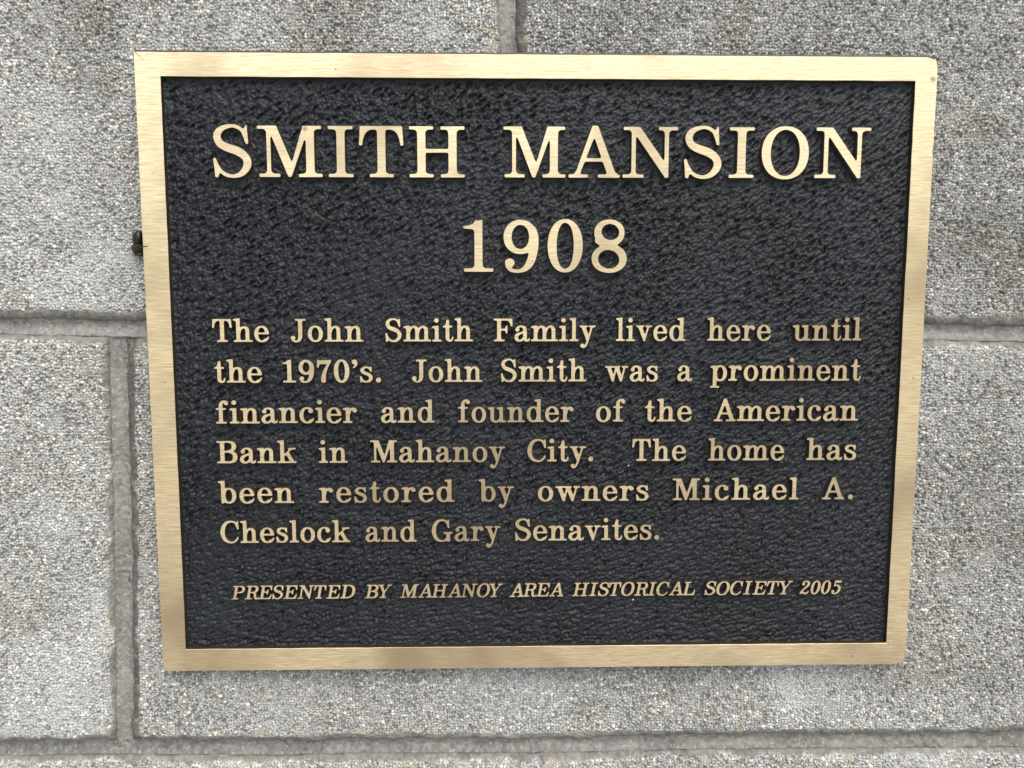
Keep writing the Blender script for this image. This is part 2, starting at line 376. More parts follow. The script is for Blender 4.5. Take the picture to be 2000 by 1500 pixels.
class Glyph:
    def __init__(s):
        s.m = np.zeros((GNY, GNX), bool)

    def poly(s, pts, cut=False):
        pts = np.array(pts, float)
        x0, y0 = pts.min(0); x1, y1 = pts.max(0)
        i0, i1 = np.searchsorted(gxs, [x0, x1]); j0, j1 = np.searchsorted(gys, [y0, y1])
        X = GXX[j0:j1, i0:i1]; Y = GYY[j0:j1, i0:i1]
        ins = np.zeros(X.shape, bool)
        n = len(pts)
        for k in range(n):
            ax, ay = pts[k]; bx, by = pts[(k + 1) % n]
            if ay == by: continue
            c = (ay > Y) != (by > Y)
            ins ^= c & (X < ax + (Y - ay) * (bx - ax) / (by - ay))
        if cut: s.m[j0:j1, i0:i1] &= ~ins
        else: s.m[j0:j1, i0:i1] |= ins
        return s

    def box(s, x0, y0, x1, y1, cut=False):
        return s.poly([(x0, y0), (x1, y0), (x1, y1), (x0, y1)], cut)

    def oval(s, cx, cy, rx, ry, p=2.0, rot=0.0, cut=False):
        c, n = math.cos(rot), math.sin(rot)
        U = (GXX - cx) * c + (GYY - cy) * n; V = -(GXX - cx) * n + (GYY - cy) * c
        k = np.abs(U / rx) ** p + np.abs(V / ry) ** p < 1
        if cut: s.m &= ~k
        else: s.m |= k
        return s

    def ring(s, cx, cy, rx, ry, ix, iy, p=2.15, q=2.1):
        r = Glyph(); r.oval(cx, cy, rx, ry, p); r.oval(cx, cy, ix, iy, q, cut=True)
        s.m |= r.m
        return s

    def nib(s, pts, cut=False):
        P = np.array(pts, float)
        P = np.vstack([2 * P[0] - P[1], P, 2 * P[-1] - P[-2]])
        P[0, 2:] = P[1, 2:]; P[-1, 2:] = P[-2, 2:]
        for k in range(1, len(P) - 2):
            p0, p1, p2, p3 = P[k - 1:k + 3]
            L = np.hypot(*(p2 - p1)[:2]); n = max(2, int(L / 5))
            for t in np.linspace(0, 1, n):
                q = .5 * (2 * p1 + (p2 - p0) * t + (2 * p0 - 5 * p1 + 4 * p2 - p3) * t * t + (3 * p1 - p0 - 3 * p2 + p3) * t ** 3)
                x, y = q[:2]; rx, ry = np.maximum(q[2:], 8)
                i0, i1 = np.searchsorted(gxs, [x - rx, x + rx]); j0, j1 = np.searchsorted(gys, [y - ry, y + ry])
                k2 = ((gxs[None, i0:i1] - x) / rx) ** 2 + ((gys[j0:j1, None] - y) / ry) ** 2 < 1
                if cut: s.m[j0:j1, i0:i1] &= ~k2
                else: s.m[j0:j1, i0:i1] |= k2
        return s

    def serif(s, xl, xr, sl, sr, y, up, th=52, b=44):
        """slab from xl to xr at height y with brackets to a stem spanning sl..sr; up=+1 foot, -1 head"""
        s.box(xl, min(y, y + up * th), xr, max(y, y + up * th))
        for (xs, d, lim) in ((sl, -1, sl - xl), (sr, 1, xr - sr)):
            w = min(b, max(lim, 0))
            if w < 6: continue
            pts = [(xs - d * 4, y + up * (th - 4)), (xs + d * w, y + up * (th - 4))]
            for t in np.linspace(0, 1, 9):
                a = t * math.pi / 2
                pts.append((xs + d * w * (1 - math.sin(a)), y + up * (th + b * (1 - math.cos(a)))))
            pts.append((xs - d * 4, y + up * (th + b)))
            s.poly(pts)
        return s

    def stem(s, x0, x1, y0, y1, foot=None, head=None, th=52):
        s.box(x0, y0, x1, y1)
        if foot: s.serif(foot[0], foot[1], x0, x1, y0, 1, th)
        if head: s.serif(head[0], head[1], x0, x1, y1, -1, th)
        return s

    def flag(s, x0, x1, y, dx=92, th=46):
        """small lowercase head serif pointing left from the stem x0..x1 with its top at y"""
        s.poly([(x1, y), (x1 - 30, y + 6), (x0 - dx + 4, y - 14), (x0 - dx, y - 14 - th), (x0 - 30, y - 22 - th), (x0, y - 60 - th), (x1, y - 80)])
        return s


T = 117; H_ = 54


def g_arm_tip(g, x, y0, y1, up):
    pass


def make_glyph(ch):
    g = Glyph()
    if ch == 'I':
        g.stem(111, 228, 0, 700, (0, 340), (0, 340)); return g, 15, 15
    if ch == 'H':
        g.stem(107, 224, 0, 700, (0, 331), (0, 331)); g.stem(526, 643, 0, 700, (419, 750), (419, 750)); g.box(200, 336, 550, 392); return g, 15, 15
    if ch == 'T':
        g.stem(245, 362, 0, 700, (137, 470)); g.box(18, 646, 590, 700)
        for d in (0, 1):
            f = (lambda x: 607 - x) if d else (lambda x: x)
            g.poly([(f(x), y) for x, y in [(16, 700), (0, 440), (8, 430), (44, 430), (50, 440), (62, 520), (88, 590), (130, 632), (190, 650), (250, 660), (250, 700)]])
        g.serif(200, 407, 245, 362, 700, -1, 52, 30)
        return g, 20, 20
    if ch == 'M':
        g.stem(120, 180, 0, 690, (15, 300)); g.stem(643, 760, 0, 700, (540, 865), None)
        g.box(0, 648, 200, 700); g.serif(0, 180, 120, 180, 700, -1); g.serif(640, 858, 643, 760, 700, -1); g.box(600, 650, 858, 700)
        g.poly([(110, 700), (258, 700), (455, 205), (608, 700), (668, 700), (668, 610), (446, 0), (402, 0), (172, 600), (130, 640)])
        return g, 15, 15
    if ch == 'N':
        g.stem(120, 182, 0, 690, (0, 293)); g.box(10, 648, 200, 700); g.serif(10, 182, 120, 182, 700, -1)
        g.box(566, 0, 630, 700); g.serif(482, 750, 566, 630, 700, -1)
        g.poly([(110, 700), (236, 700), (585, 205), (630, 150), (630, 0), (582, 0), (172, 590), (130, 640)])
        return g, 15, 15
    if ch == 'A':
        g.poly([(322, 715), (402, 715), (655, 40), (530, 40), (352, 545), (150, 40), (85, 40)])
        g.poly([(356, 560), (400, 700), (330, 715), (80, 30), (152, 30)])
        g.box(190, 218, 520, 272)
        g.serif(0, 272, 92, 150, 0, 1, 52, 36); g.serif(398, 706, 535, 652, 0, 1, 52, 36)
        return g, 5, 5
    if ch == 'O':
        g.ring(324, 350, 324, 366, 196, 312); return g, 35, 35
    if ch == 'S':
        g.nib([(432, 560, 26, 26), (400, 628, 26, 26), (330, 680, 30, 27), (240, 690, 40, 26), (130, 655, 44, 36), (72, 588, 50, 46), (68, 520, 52, 46), (105, 452, 54, 52), (190, 402, 56, 57), (290, 368, 58, 60), (385, 320, 58, 58), (448, 250, 56, 50), (458, 170, 56, 46), (420, 90, 50, 42), (350, 32, 44, 34), (262, 12, 42, 26), (170, 32, 30, 27), (95, 90, 26, 26), (50, 170, 22, 24)])
        g.poly([(398, 640), (425, 660), (448, 708), (468, 708), (474, 560), (482, 450), (468, 442), (438, 450), (420, 520), (395, 590)])
        g.poly([(100, 70), (88, 62), (66, -8), (44, -8), (20, 0), (14, 120), (0, 240), (8, 262), (34, 268), (50, 240), (66, 190), (100, 130)])
        return g, 40, 35
    if ch == 'F' or ch == 'E':
        g.stem(107, 226, 0, 700, (0, 350), (0, 200)); g.box(160, 646, 590, 700)
        g.poly([(330, 700), (596, 700), (606, 470), (596, 462), (560, 462), (548, 540), (510, 605), (450, 640), (330, 650)])
        g.box(200, 336, 420, 386)
        g.poly([(300, 338), (350, 330), (385, 300), (400, 240), (430, 240), (438, 250), (438, 480), (428, 486), (400, 484), (385, 425), (350, 392), (300, 384)])
        if ch == 'E':
            g.box(160, 0, 600, 54)
            g.poly([(330, 0), (612, 0), (632, 232), (622, 244), (590, 244), (572, 160), (530, 95), (460, 60), (330, 50)])
        return g, 15, 20
    if ch == 'L':
        g.stem(107, 226, 0, 700, (0, 350), (0, 350)); g.box(160, 0, 590, 54)
        g.poly([(330, 0), (602, 0), (618, 262), (608, 274), (576, 274), (560, 180), (520, 105), (455, 62), (330, 50)])
        return g, 15, 15
    if ch == 'J':
        g.stem(256, 373, 180, 700, None, (150, 490))
        g.nib([(315, 240, 58, 40), (310, 150, 58, 44), (280, 60, 50, 40), (210, 12, 40, 26), (130, 14, 36, 26), (70, 60, 30, 30)])
        g.oval(78, 118, 72, 66)
        return g, 25, 15
    if ch in 'BPRD':
        if ch == 'D':
            g.stem(107, 226, 0, 700, (0, 240), (0, 240))
            r = Glyph(); r.oval(300, 350, 390, 352, 2.3); r.oval(290, 350, 268, 298, 2.3, cut=True); r.box(-150, -50, 226, 750, cut=True); g.m |= r.m
            g.box(180, 0, 320, 54); g.box(180, 646, 320, 700); return g, 15, 35
        if ch == 'B':
            g.stem(107, 226, 0, 700, (0, 240), (0, 240))
            r = Glyph(); r.oval(360, 530, 240, 172, 2.4); r.oval(340, 530, 138, 118, 2.3, cut=True); r.box(-150, -50, 340, 750, cut=True); g.m |= r.m
            r = Glyph(); r.oval(370, 192, 262, 194, 2.4); r.oval(350, 192, 156, 138, 2.3, cut=True); r.box(-150, -50, 345, 750, cut=True); g.m |= r.m
            g.box(180, 0, 380, 54); g.box(180, 648, 370, 700); g.box(180, 334, 390, 386); return g, 15, 30
        g.stem(107, 226, 0, 700, (0, 340), (0, 240))
        r = Glyph(); r.oval(350, 514, 250, 188, 2.4); r.oval(335, 514, 142, 134, 2.3, cut=True); r.box(-150, -50, 330, 750, cut=True); g.m |= r.m
        g.box(180, 648, 360, 700); g.box(180, 326, 360, 380)
        if ch == 'R':
            g.nib([(370, 352, 40, 28), (440, 310, 48, 40), (478, 230, 54, 50), (490, 130, 54, 50), (530, 45, 50, 42), (600, 14, 36, 26), (655, 40, 26, 26), (672, 90, 20, 22)])
        return g, 15, 15
    if ch in 'CG':
        g.nib([(540, 555, 26, 26), (490, 640, 28, 26), (410, 684, 34, 26), (320, 688, 40, 26), (200, 645, 50, 40), (105, 520, 58, 50), (66, 350, 66, 60), (100, 180, 58, 50), (190, 60, 52, 40), (320, 12, 44, 26), (430, 24, 32, 26), (520, 90, 26, 26), (570, 170, 22, 22)] if ch == 'C' else
              [(540, 555, 26, 26), (490, 640, 28, 26), (410, 684, 34, 26), (320, 688, 40, 26), (200, 645, 50, 40), (105, 520, 58, 50), (66, 350, 66, 60), (100, 180, 58, 50), (190, 60, 52, 40), (320, 12, 44, 26), (430, 24, 36, 26), (510, 85, 36, 34), (545, 160, 40, 36)])
        g.poly([(500, 640), (535, 655), (560, 706), (584, 706), (590, 560), (598, 440), (584, 430), (552, 436), (530, 520), (500, 590)])
        if ch == 'G':
            g.stem(500, 617, 0, 300, None, (395, 705)); g.poly([(500, 100), (560, -4), (617, -4), (617, 120)])
        return g, 35, 25
    if ch == 'Y':
        g.stem(290, 407, 0, 330, (180, 517))
        g.poly([(70, 690), (205, 690), (385, 345), (407, 300), (300, 280)]); g.poly([(560, 690), (612, 690), (407, 300), (350, 300), (365, 350)])
        g.serif(0, 290, 85, 190, 700, -1, 52, 30); g.serif(455, 700, 560, 610, 700, -1, 52, 30); return g, 0, 0
    # ---- figures
    if ch == '1':
        g.stem(143, 256, 0, 690, (8, 396)); g.poly([(0, 578), (0, 606), (10, 616), (70, 622), (130, 648), (236, 702), (256, 700), (256, 500), (143, 500), (143, 545), (128, 568)]); return g, 50, 40
    if ch == '0':
        g.ring(233, 350, 233, 362, 108, 304, 2.1, 2.2); return g, 35, 35
    if ch in '9':
        def six(q): q.ring(216, 478, 216, 229, 104, 150, 2.1, 2.1)
        g.ring(222, 470, 222, 232, 110, 158, 2.1, 2.1)
        g.nib([(385, 560, 50, 50), (400, 470, 60, 60), (400, 360, 60, 60), (385, 240, 58, 56), (345, 120, 54, 50), (280, 40, 44, 34), (190, 12, 36, 26), (100, 28, 30, 28), (55, 80, 30, 30)])
        g.oval(84, 122, 66, 64)
        g.oval(222, 470, 110, 158, 2.1, cut=True)
        return g, 35, 35
    if ch == '8':
        g.oval(234, 525, 202, 182, 2.1); g.oval(235, 178, 235, 193, 2.1); g.nib([(90, 420, 50, 45), (235, 350, 90, 50), (380, 280, 50, 45)])
        g.oval(246, 536, 114, 104, 2.0, -.35, cut=True); g.oval(228, 170, 138, 122, 2.0, -.3, cut=True); return g, 32, 32
    if ch == '7':
        g.poly([(20, 700), (60, 700), (70, 672), (140, 690), (300, 690), (330, 692), (430, 700), (446, 690), (440, 640), (330, 450), (270, 250), (266, 60), (256, 0), (190, -12), (140, 10), (128, 80), (150, 230), (220, 400), (330, 570), (120, 572), (70, 540), (52, 460), (14, 462), (10, 480)])
        return g, 40, 25
    if ch == '2':
        g.nib([(110, 520, 40, 40), (70, 580, 30, 30), (130, 665, 36, 28), (230, 682, 40, 28), (340, 640, 52, 42), (375, 540, 58, 50), (320, 420, 54, 48), (200, 290, 40, 40), (90, 150, 36, 36), (50, 60, 36, 36)])
        g.oval(105, 530, 66, 62)
        g.nib([(50, 50, 40, 40), (150, 90, 36, 40), (250, 50, 50, 46), (340, 40, 50, 46), (410, 90, 30, 34), (430, 170, 20, 22)])
        return g, 35, 30
    if ch == '5':
        g.box(90, 400, 140, 690); g.poly([(90, 700), (410, 700), (440, 690), (400, 600), (300, 585), (130, 600)])
        g.nib([(110, 400, 22, 24), (190, 450, 34, 28), (280, 440, 50, 36), (375, 350, 56, 50), (395, 230, 60, 56), (350, 90, 54, 46), (230, 14, 40, 27), (120, 22, 32, 28), (60, 80, 30, 30)])
        g.oval(88, 128, 66, 62)
        return g, 35, 30
    if ch == '.':
        g.oval(75, 68, 76, 76); return g, 55, 45
    if ch == "'":
        g.oval(80, 630, 78, 72); g.nib([(120, 620, 40, 40), (130, 560, 30, 36), (100, 500, 22, 26), (50, 450, 16, 18)]); return g, 35, 30
    # ---- lowercase
    X = 478; t = 108
    if ch in 'nhmru':
        top = 715 if ch == 'h' else X
        if ch == 'u':
            g.box(92, 120, 200, X); g.flag(92, 200, X); g.box(392, 40, 500, X); g.flag(392, 500, X)
            g.nib([(146, 150, 54, 40), (160, 70, 50, 40), (225, 16, 44, 26), (310, 20, 36, 26), (392, 80, 28, 30), (440, 130, 26, 30)])
            g.serif(400, 600, 392, 500, 0, 1, 50, 34); g.box(392, 0, 500, 80); return g, 12, 12
        g.stem(92, 200, 0, top - 30, (0, 284)); g.flag(92, 200, top)
        if ch == 'r':
            g.nib([(190, 270, 26, 30), (215, 370, 26, 30), (275, 440, 32, 28), (345, 450, 34, 28), (390, 420, 26, 26)]); g.oval(372, 392, 66, 64); return g, 12, 25
        n = 2 if ch == 'm' else 1
        for k in range(n):
            o = k * 296
            g.nib([(190 + o, 290, 26, 30), (215 + o, 370, 28, 30), (285 + o, 442, 38, 28), (365 + o, 448, 48, 32), (428 + o, 390, 54, 44), (438 + o, 300, 54, 44)])
            g.box(384 + o, 0, 492 + o, 330); g.serif(300 + o, (590 + o) if k == n - 1 else 580 + o, 384 + o, 492 + o, 0, 1, 50, 34)
        return g, 12, 12
    if ch in 'il':
        top = 715 if ch == 'l' else X
        g.stem(92, 200, 0, top - 30, (0, 290)); g.flag(92, 200, top)
        if ch == 'i': g.oval(138, 650, 72, 70)
        return g, 12, 12
    if ch == 'o':
        g.ring(236, 239, 236, 251, 122, 202); return g, 32, 32
    if ch == 'e':
        g.ring(226, 239, 226, 251, 118, 203); g.box(200, 100, 500, 228, cut=True)
        g.oval(226, 239, 118, 203, 2.1, cut=True)
        g.box(90, 232, 446, 282)
        g.nib([(300, 18, 36, 26), (370, 50, 28, 26), (420, 112, 22, 22), (432, 140, 20, 20)]); return g, 32, 28
    if ch == 'c':
        g.ring(226, 239, 226, 251, 118, 203); g.box(250, 110, 520, 340, cut=True); g.poly([(250, 340), (520, 340), (520, 520), (400, 420), (320, 400)], cut=True)
        g.nib([(250, 466, 36, 24), (330, 452, 30, 26), (380, 410, 30, 30)]); g.oval(348, 372, 68, 64)
        g.nib([(280, 14, 36, 25), (350, 40, 28, 26), (405, 100, 22, 22), (418, 130, 20, 20)]); return g, 32, 25
    if ch == 'a':
        g.nib([(90, 350, 34, 34), (110, 420, 30, 30), (170, 458, 34, 26), (250, 462, 44, 28), (330, 420, 52, 40), (350, 340, 54, 44)])
        g.oval(98, 362, 64, 60)
        g.box(296, 90, 404, 350)
        g.nib([(350, 110, 54, 50), (370, 45, 46, 42), (430, 18, 34, 26), (478, 40, 24, 24), (490, 80, 18, 20)])
        g.nib([(330, 288, 30, 24), (230, 262, 40, 27), (110, 210, 50, 40), (60, 125, 54, 44), (95, 45, 48, 40), (170, 14, 40, 26), (250, 40, 34, 28), (320, 110, 28, 30)])
        return g, 30, 8
    if ch in 'dbp':
        if ch == 'd':
            g.ring(225, 239, 225, 251, 112, 200); g.box(350, 0, 458, 685); g.flag(350, 458, 715); g.serif(360, 556, 350, 458, 0, 1, 50, 34); g.box(350, 0, 458, 60); return g, 32, 12
        if ch == 'b':
            g.ring(325, 239, 225, 251, 112, 200); g.box(92, 60, 200, 685); g.flag(92, 200, 715); g.poly([(92, 80), (105, -10), (135, -10), (230, 60), (200, 120)]); return g, 12, 32
        g.ring(325, 239, 225, 251, 112, 200); g.stem(92, 200, -215, 448, (0, 300)); g.flag(92, 200, X); return g, 12, 32
    if ch == 's':
        g.nib([(345, 385, 22, 22), (300, 440, 26, 24), (220, 464, 36, 25), (125, 440, 42, 32), (80, 375, 48, 42), (115, 310, 50, 42), (210, 266, 50, 46), (300, 225, 50, 45), (350, 150, 50, 44), (322, 60, 46, 36), (230, 14, 38, 25), (130, 26, 28, 25), (70, 75, 22, 24)])
        g.poly([(300, 440), (330, 450), (345, 486), (366, 486), (374, 330), (362, 320), (338, 322), (310, 390)])
        g.poly([(90, 50), (62, -8), (36, -8), (26, 60), (14, 178), (24, 190), (50, 188), (80, 120), (110, 80)])
        return g, 30, 28
    if ch == 't':
        g.poly([(86, 430), (104, 560), (120, 650), (140, 665), (190, 665), (196, 620), (196, 430)]); g.box(92, 100, 200, 500); g.box(0, 430, 300, X)
        g.nib([(146, 140, 54, 50), (158, 60, 50, 44), (220, 14, 40, 26), (285, 38, 26, 26), (312, 100, 20, 22), (316, 130, 18, 20)]); g.poly([(10, 430), (92, 430), (92, 530), (60, 486)]); return g, 20, 15
    if ch == 'f':
        g.stem(100, 208, 0, 560, (0, 320)); g.box(5, 430, 310, X)
        g.nib([(154, 540, 54, 40), (165, 620, 48, 40), (225, 685, 38, 27), (300, 692, 34, 26), (345, 665, 28, 28)]); g.oval(326, 630, 62, 60); return g, 15, 0
    if ch == 'k':
        g.stem(92, 200, 0, 685, (0, 284)); g.flag(92, 200, 715)
        g.poly([(190, 190), (190, 255), (400, 440), (450, 440)]); g.serif(340, 570, 400, 450, X, -1, 48, 20)
        g.poly([(270, 280), (350, 340), (520, 40), (400, 40)]); g.serif(316, 590, 400, 510, 0, 1, 50, 20); return g, 12, 8
    if ch in 'vy':
        g.poly([(55, 460), (180, 460), (305, 150), (290, 0 if ch == 'v' else -30), (250, 0 if ch == 'v' else -30)])
        g.poly([(385, 460), (435, 460), (290, -8), (240, -8), (285, 130)])
        g.serif(0, 262, 70, 170, X, -1, 48, 20); g.serif(310, 520, 385, 435, X, -1, 48, 20)
        if ch == 'y':
            g.nib([(275, 40, 30, 30), (240, -60, 26, 28), (195, -150, 26, 28), (135, -190, 32, 28), (85, -175, 30, 30)]); g.oval(92, -142, 62, 60)
        return g, 8, 8
    if ch == 'w':
        for o in (0, 275):
            g.poly([(55 + o, 460), (180 + o, 460), (290 + o, 150), (280 + o, -8), (238 + o, -8)])
        g.poly([(345, 440), (375, 380), (290, -8), (238, -8), (275, 130)]); g.poly([(640, 460), (690, 460), (563, -8), (513, -8), (555, 130)])
        g.serif(0, 262, 70, 170, X, -1, 48, 20); g.serif(275, 500, 335, 450, X, -1, 48, 20); g.serif(570, 775, 640, 690, X, -1, 48, 20); return g, 8, 8
    raise ValueError(ch)


def gblur(a, s):
    r = int(3 * s) + 1; k = np.exp(-.5 * (np.arange(-r, r + 1) / s) ** 2); k /= k.sum()
    a = np.apply_along_axis(lambda v: np.convolve(v, k, 'same'), 0, a)
    return np.apply_along_axis(lambda v: np.convolve(v, k, 'same'), 1, a)


def glyph_loops(ch, dx, dy, soft, wob, rng, slant=0.0):
    """outline loops (lists of xy in glyph units); dx, dy embolden, soft rounds, wob roughens"""
    g, lb, rb = make_glyph(ch)
    m = g.m
    if dx > 0:
        o = m.copy()
        for a in np.linspace(0, 2 * math.pi, 20, endpoint=False):
            sx = int(round(dx * math.cos(a) / GU)); sy = int(round(dy * math.sin(a) / GU))
            o |= np.roll(np.roll(m, sx, 1), sy, 0)
        m = o
    f = gblur(m.astype(float), soft / GU)
    if wob > 0:
        nz = gblur(rng.standard_normal(m.shape), 14 / GU); nz /= nz.std()
        f = f + wob * nz * 4 * f * (1 - f)
    xs = gxs; ys = gys; lev = .5
    # marching squares
    A = f > lev
    code = A[:-1, :-1] * 1 + A[:-1, 1:] * 2 + A[1:, 1:] * 4 + A[1:, :-1] * 8
    js, is_ = np.nonzero((code > 0) & (code < 15))
    seg = {}
    tab = {1: [('L', 'B')], 2: [('B', 'R')], 3: [('L', 'R')], 4: [('R', 'T')], 6: [('B', 'T')], 7: [('L', 'T')], 8: [('T', 'L')], 9: [('T', 'B')], 11: [('T', 'R')], 12: [('R', 'L')], 13: [('R', 'B')], 14: [('B', 'L')], 5: [('L', 'T'), ('R', 'B')], 10: [('B', 'L'), ('T', 'R')]}

    def key(e, j, i):
        return {'B': (0, j, i), 'T': (0, j + 1, i), 'L': (1, j, i), 'R': (1, j, i + 1)}[e]
    for j, i in zip(js, is_):
        for a, b in tab[int(code[j, i])]:
            seg[key(a, j, i)] = key(b, j, i)

    def pt(k):
        h, j, i = k
        if h == 0:
            a, b = f[j, i], f[j, i + 1]; u = (lev - a) / (b - a); return (xs[i] + u * GU, ys[j])
        a, b = f[j, i], f[j + 1, i]; u = (lev - a) / (b - a); return (xs[i], ys[j] + u * GU)
    loops = []
    while seg:
        k0, k = seg.popitem(); L = [pt(k0)]
        while k != k0:
            L.append(pt(k)); k = seg.pop(k, k0)
        P = np.array(L)
        if len(P) < 14: continue
        for _ in range(2): P = (np.roll(P, 1, 0) + 2 * P + np.roll(P, -1, 0)) / 4
        loops.append(P)
    xmin = min(P[:, 0].min() for P in loops); xmax = max(P[:, 0].max() for P in loops)
    out = []
    for P in loops:
        P = P - [xmin, 0]
        out.append(P)
    return out, xmax - xmin, lb, rb
def simplify(P, tol):
    n = len(P); keep = np.zeros(n, bool); i0 = int(np.argmin(P[:, 0])); P = np.roll(P, -i0, 0)
    i1 = int(np.argmax(np.hypot(*(P - P[0]).T))); keep[0] = keep[i1] = True
    st = [(0, i1), (i1, n)]
    while st:
        a, b = st.pop()
        if b - a < 2: continue
        p, q = P[a], P[b % n]; d = q - p; L = np.hypot(*d) + 1e-9
        w = P[a + 1:b] - p; e = np.abs(w[:, 0] * d[1] - w[:, 1] * d[0]) / L
        m = int(np.argmax(e))
        if e[m] > tol or b - a > 26:
            if e[m] <= tol: m = (b - a) // 2 - 1
            keep[a + 1 + m] = True; st += [(a, a + 1 + m), (a + 1 + m, b)]
    return P[keep]
# ------------------------------------------------------------------ the plaque
PT = 6.0                       # thickness, mm
DEEP = 2.8                     # the field lies this far behind the polished faces
plaque = empty('plaque', 'cast bronze plaque with brushed border and raised letters on a black field', 'plaque', (0, PT * MM, -.1395))
PL = Vector(plaque.location)


def add_poly_mesh(name, verts, faces, mats, midx=None, smooth=None, parent=None):
    me = bpy.data.meshes.new(name)
    me.from_pydata([tuple(v) for v in verts], [], faces)
    for m in mats: me.materials.append(m)
    if midx is not None: me.polygons.foreach_set('material_index', midx)
    if smooth is not None: me.polygons.foreach_set('use_smooth', smooth)
    me.update()
    return me


# --- lettering layout: kind, tilt, height of the baseline, then word, left and right end (mm from the middle)
LINES = [
    ('head', 86.4, [('S', -142.9, -126.1), ('M', -123.5, -95.3), ('I', -92.8, -81.8), ('T', -79.4, -59.8), ('H', -57.5, -33.0), ('M', -16.2, 11.3), ('A', 12.5, 35.4), ('N', 36.4, 60.9), ('S', 63.6, 80.5), ('I', 83.6, 94.9), ('O', 98.1, 119.3), ('N', 121.9, 146.8)]),
    ('year', 45.27, [('1', -34.1, -20.5), ('9', -16.2, -0.4), ('0', 3.4, 19.3), ('8', 23.1, 39.1)]),
    ('body', 14.35, [('The', -146.2, -120.9), ('John', -111.5, -78.9), ('Smith', -69.2, -29.8), ('Family', -20.6, 25.4), ('lived', 34.5, 66.5), ('here', 75.9, 105.0), ('until', 114.9, 146.6)]),
    ('body', -3.95, [('the', -146.0, -124.7), ("1970's.", -115.5, -71.3), ('John', -57.6, -25.7), ('Smith', -17.4, 21.5), ('was', 29.8, 54.1), ('a', 62.7, 69.7), ('prominent', 77.8, 147.1)]),
    ('body', -22.45, [('financier', -146.1, -82.4), ('and', -71.8, -47.3), ('founder', -36.9, 15.9), ('of', 25.9, 39.4), ('the', 48.2, 69.9), ('American', 79.9, 146.7)]),
    ('body', -40.75, [('Bank', -146.3, -110.2), ('in', -100.3, -87.0), ('Mahanoy', -76.9, -15.4), ('City.', -5.4, 25.0), ('The', 42.7, 67.7), ('home', 77.8, 113.1), ('has', 123.3, 146.7)]),
    ('body', -59.3, [('been', -146.4, -111.9), ('restored', -100.7, -38.6), ('by', -27.7, -11.4), ('owners', -0.5, 50.8), ('Michael', 61.7, 120.7), ('A.', 131.4, 146.1)]),
    ('body', -77.9, [('Cheslock', -146.1, -86.7), ('and', -79.9, -56.2), ('Gary', -49.4, -17.6), ('Senavites.', -11.0, 56.1)]),
    ('small', -104.75, [('PRESENTED', -142.4, -84.9), ('BY', -80.8, -67.8), ('MAHANOY', -64.5, -16.4), ('AREA', -13.6, 11.6), ('HISTORICAL', 15.6, 73.5), ('SOCIETY', 77.8, 119.6), ('2005', 122.7, 142.8)]),
]
TILT = .0016
# kind: capital height mm, embolden x, y (units), softness, roughness, slant, tolerance
STYLE = {'head': (22.1, 0, 0, 9, .015, 0, 1.0), 'year': (23.0, 0, 0, 9, .015, 0, 1.0), 'body': (10.35, 11, 6, 12, .03, 0, 2.2), 'small': (6.6, 15, 10, 14, .06, .2, 3.0)}
cache = {}


def glyph_for(kind, ch):
    n = 1 if kind in ('head', 'year') else 2
    key = (kind, ch, random.randrange(n))
    if key not in cache:
        ht, dx, dy, so, wb, sl, tol = STYLE[kind]
        L, w, lb, rb = glyph_loops(ch, dx, dy, so, wb, rng)
        sc = ht / (700 + 2 * dy)
        L = [simplify(P, tol) * sc for P in L]
        if sl:
            L = [P + np.c_[P[:, 1] * sl, P[:, 1] * 0] for P in L]
            x0 = min(P[:, 0].min() for P in L); L = [P - [x0, 0] for P in L]; w = max(P[:, 0].max() for P in L) / sc; lb, rb = lb * .4 - 40, rb * .4 - 40
        cache[key] = dict(loops=L, w=w * sc, lb=max(lb - dx, -70 if sl else 0) * sc, rb=max(rb - dx, -70 if sl else 0) * sc, me={}, ht=ht)
    return key, cache[key]


def offset_loop(P, d):
    """move every point of a closed loop along its outward normal (material on one side) by d"""
    t = np.roll(P, -1, 0) - np.roll(P, 1, 0); t /= np.hypot(*t.T)[:, None] + 1e-9
    return P + np.c_[t[:, 1], -t[:, 0]] * d


def orient(loops):
    """outer loops counter-clockwise, holes clockwise, by containment"""
    out = []
    for i, P in enumerate(loops):
        q = P[0] + (P[1] - P[0]) * .5; c = 0
        for j, Q in enumerate(loops):
            if i == j: continue
            ax, ay = Q.T; bx, by = np.roll(Q, -1, 0).T
            with np.errstate(divide='ignore', invalid='ignore'):
                hit = ((ay > q[1]) != (by > q[1])) & (q[0] < ax + (q[1] - ay) * (bx - ax) / (by - ay))
            c += hit.sum() % 2
        area = .5 * np.sum(P[:, 0] * np.roll(P[:, 1], -1) - np.roll(P[:, 0], -1) * P[:, 1])
        if (area > 0) != (c % 2 == 0): P = P[::-1]
        out.append(P)
    return out


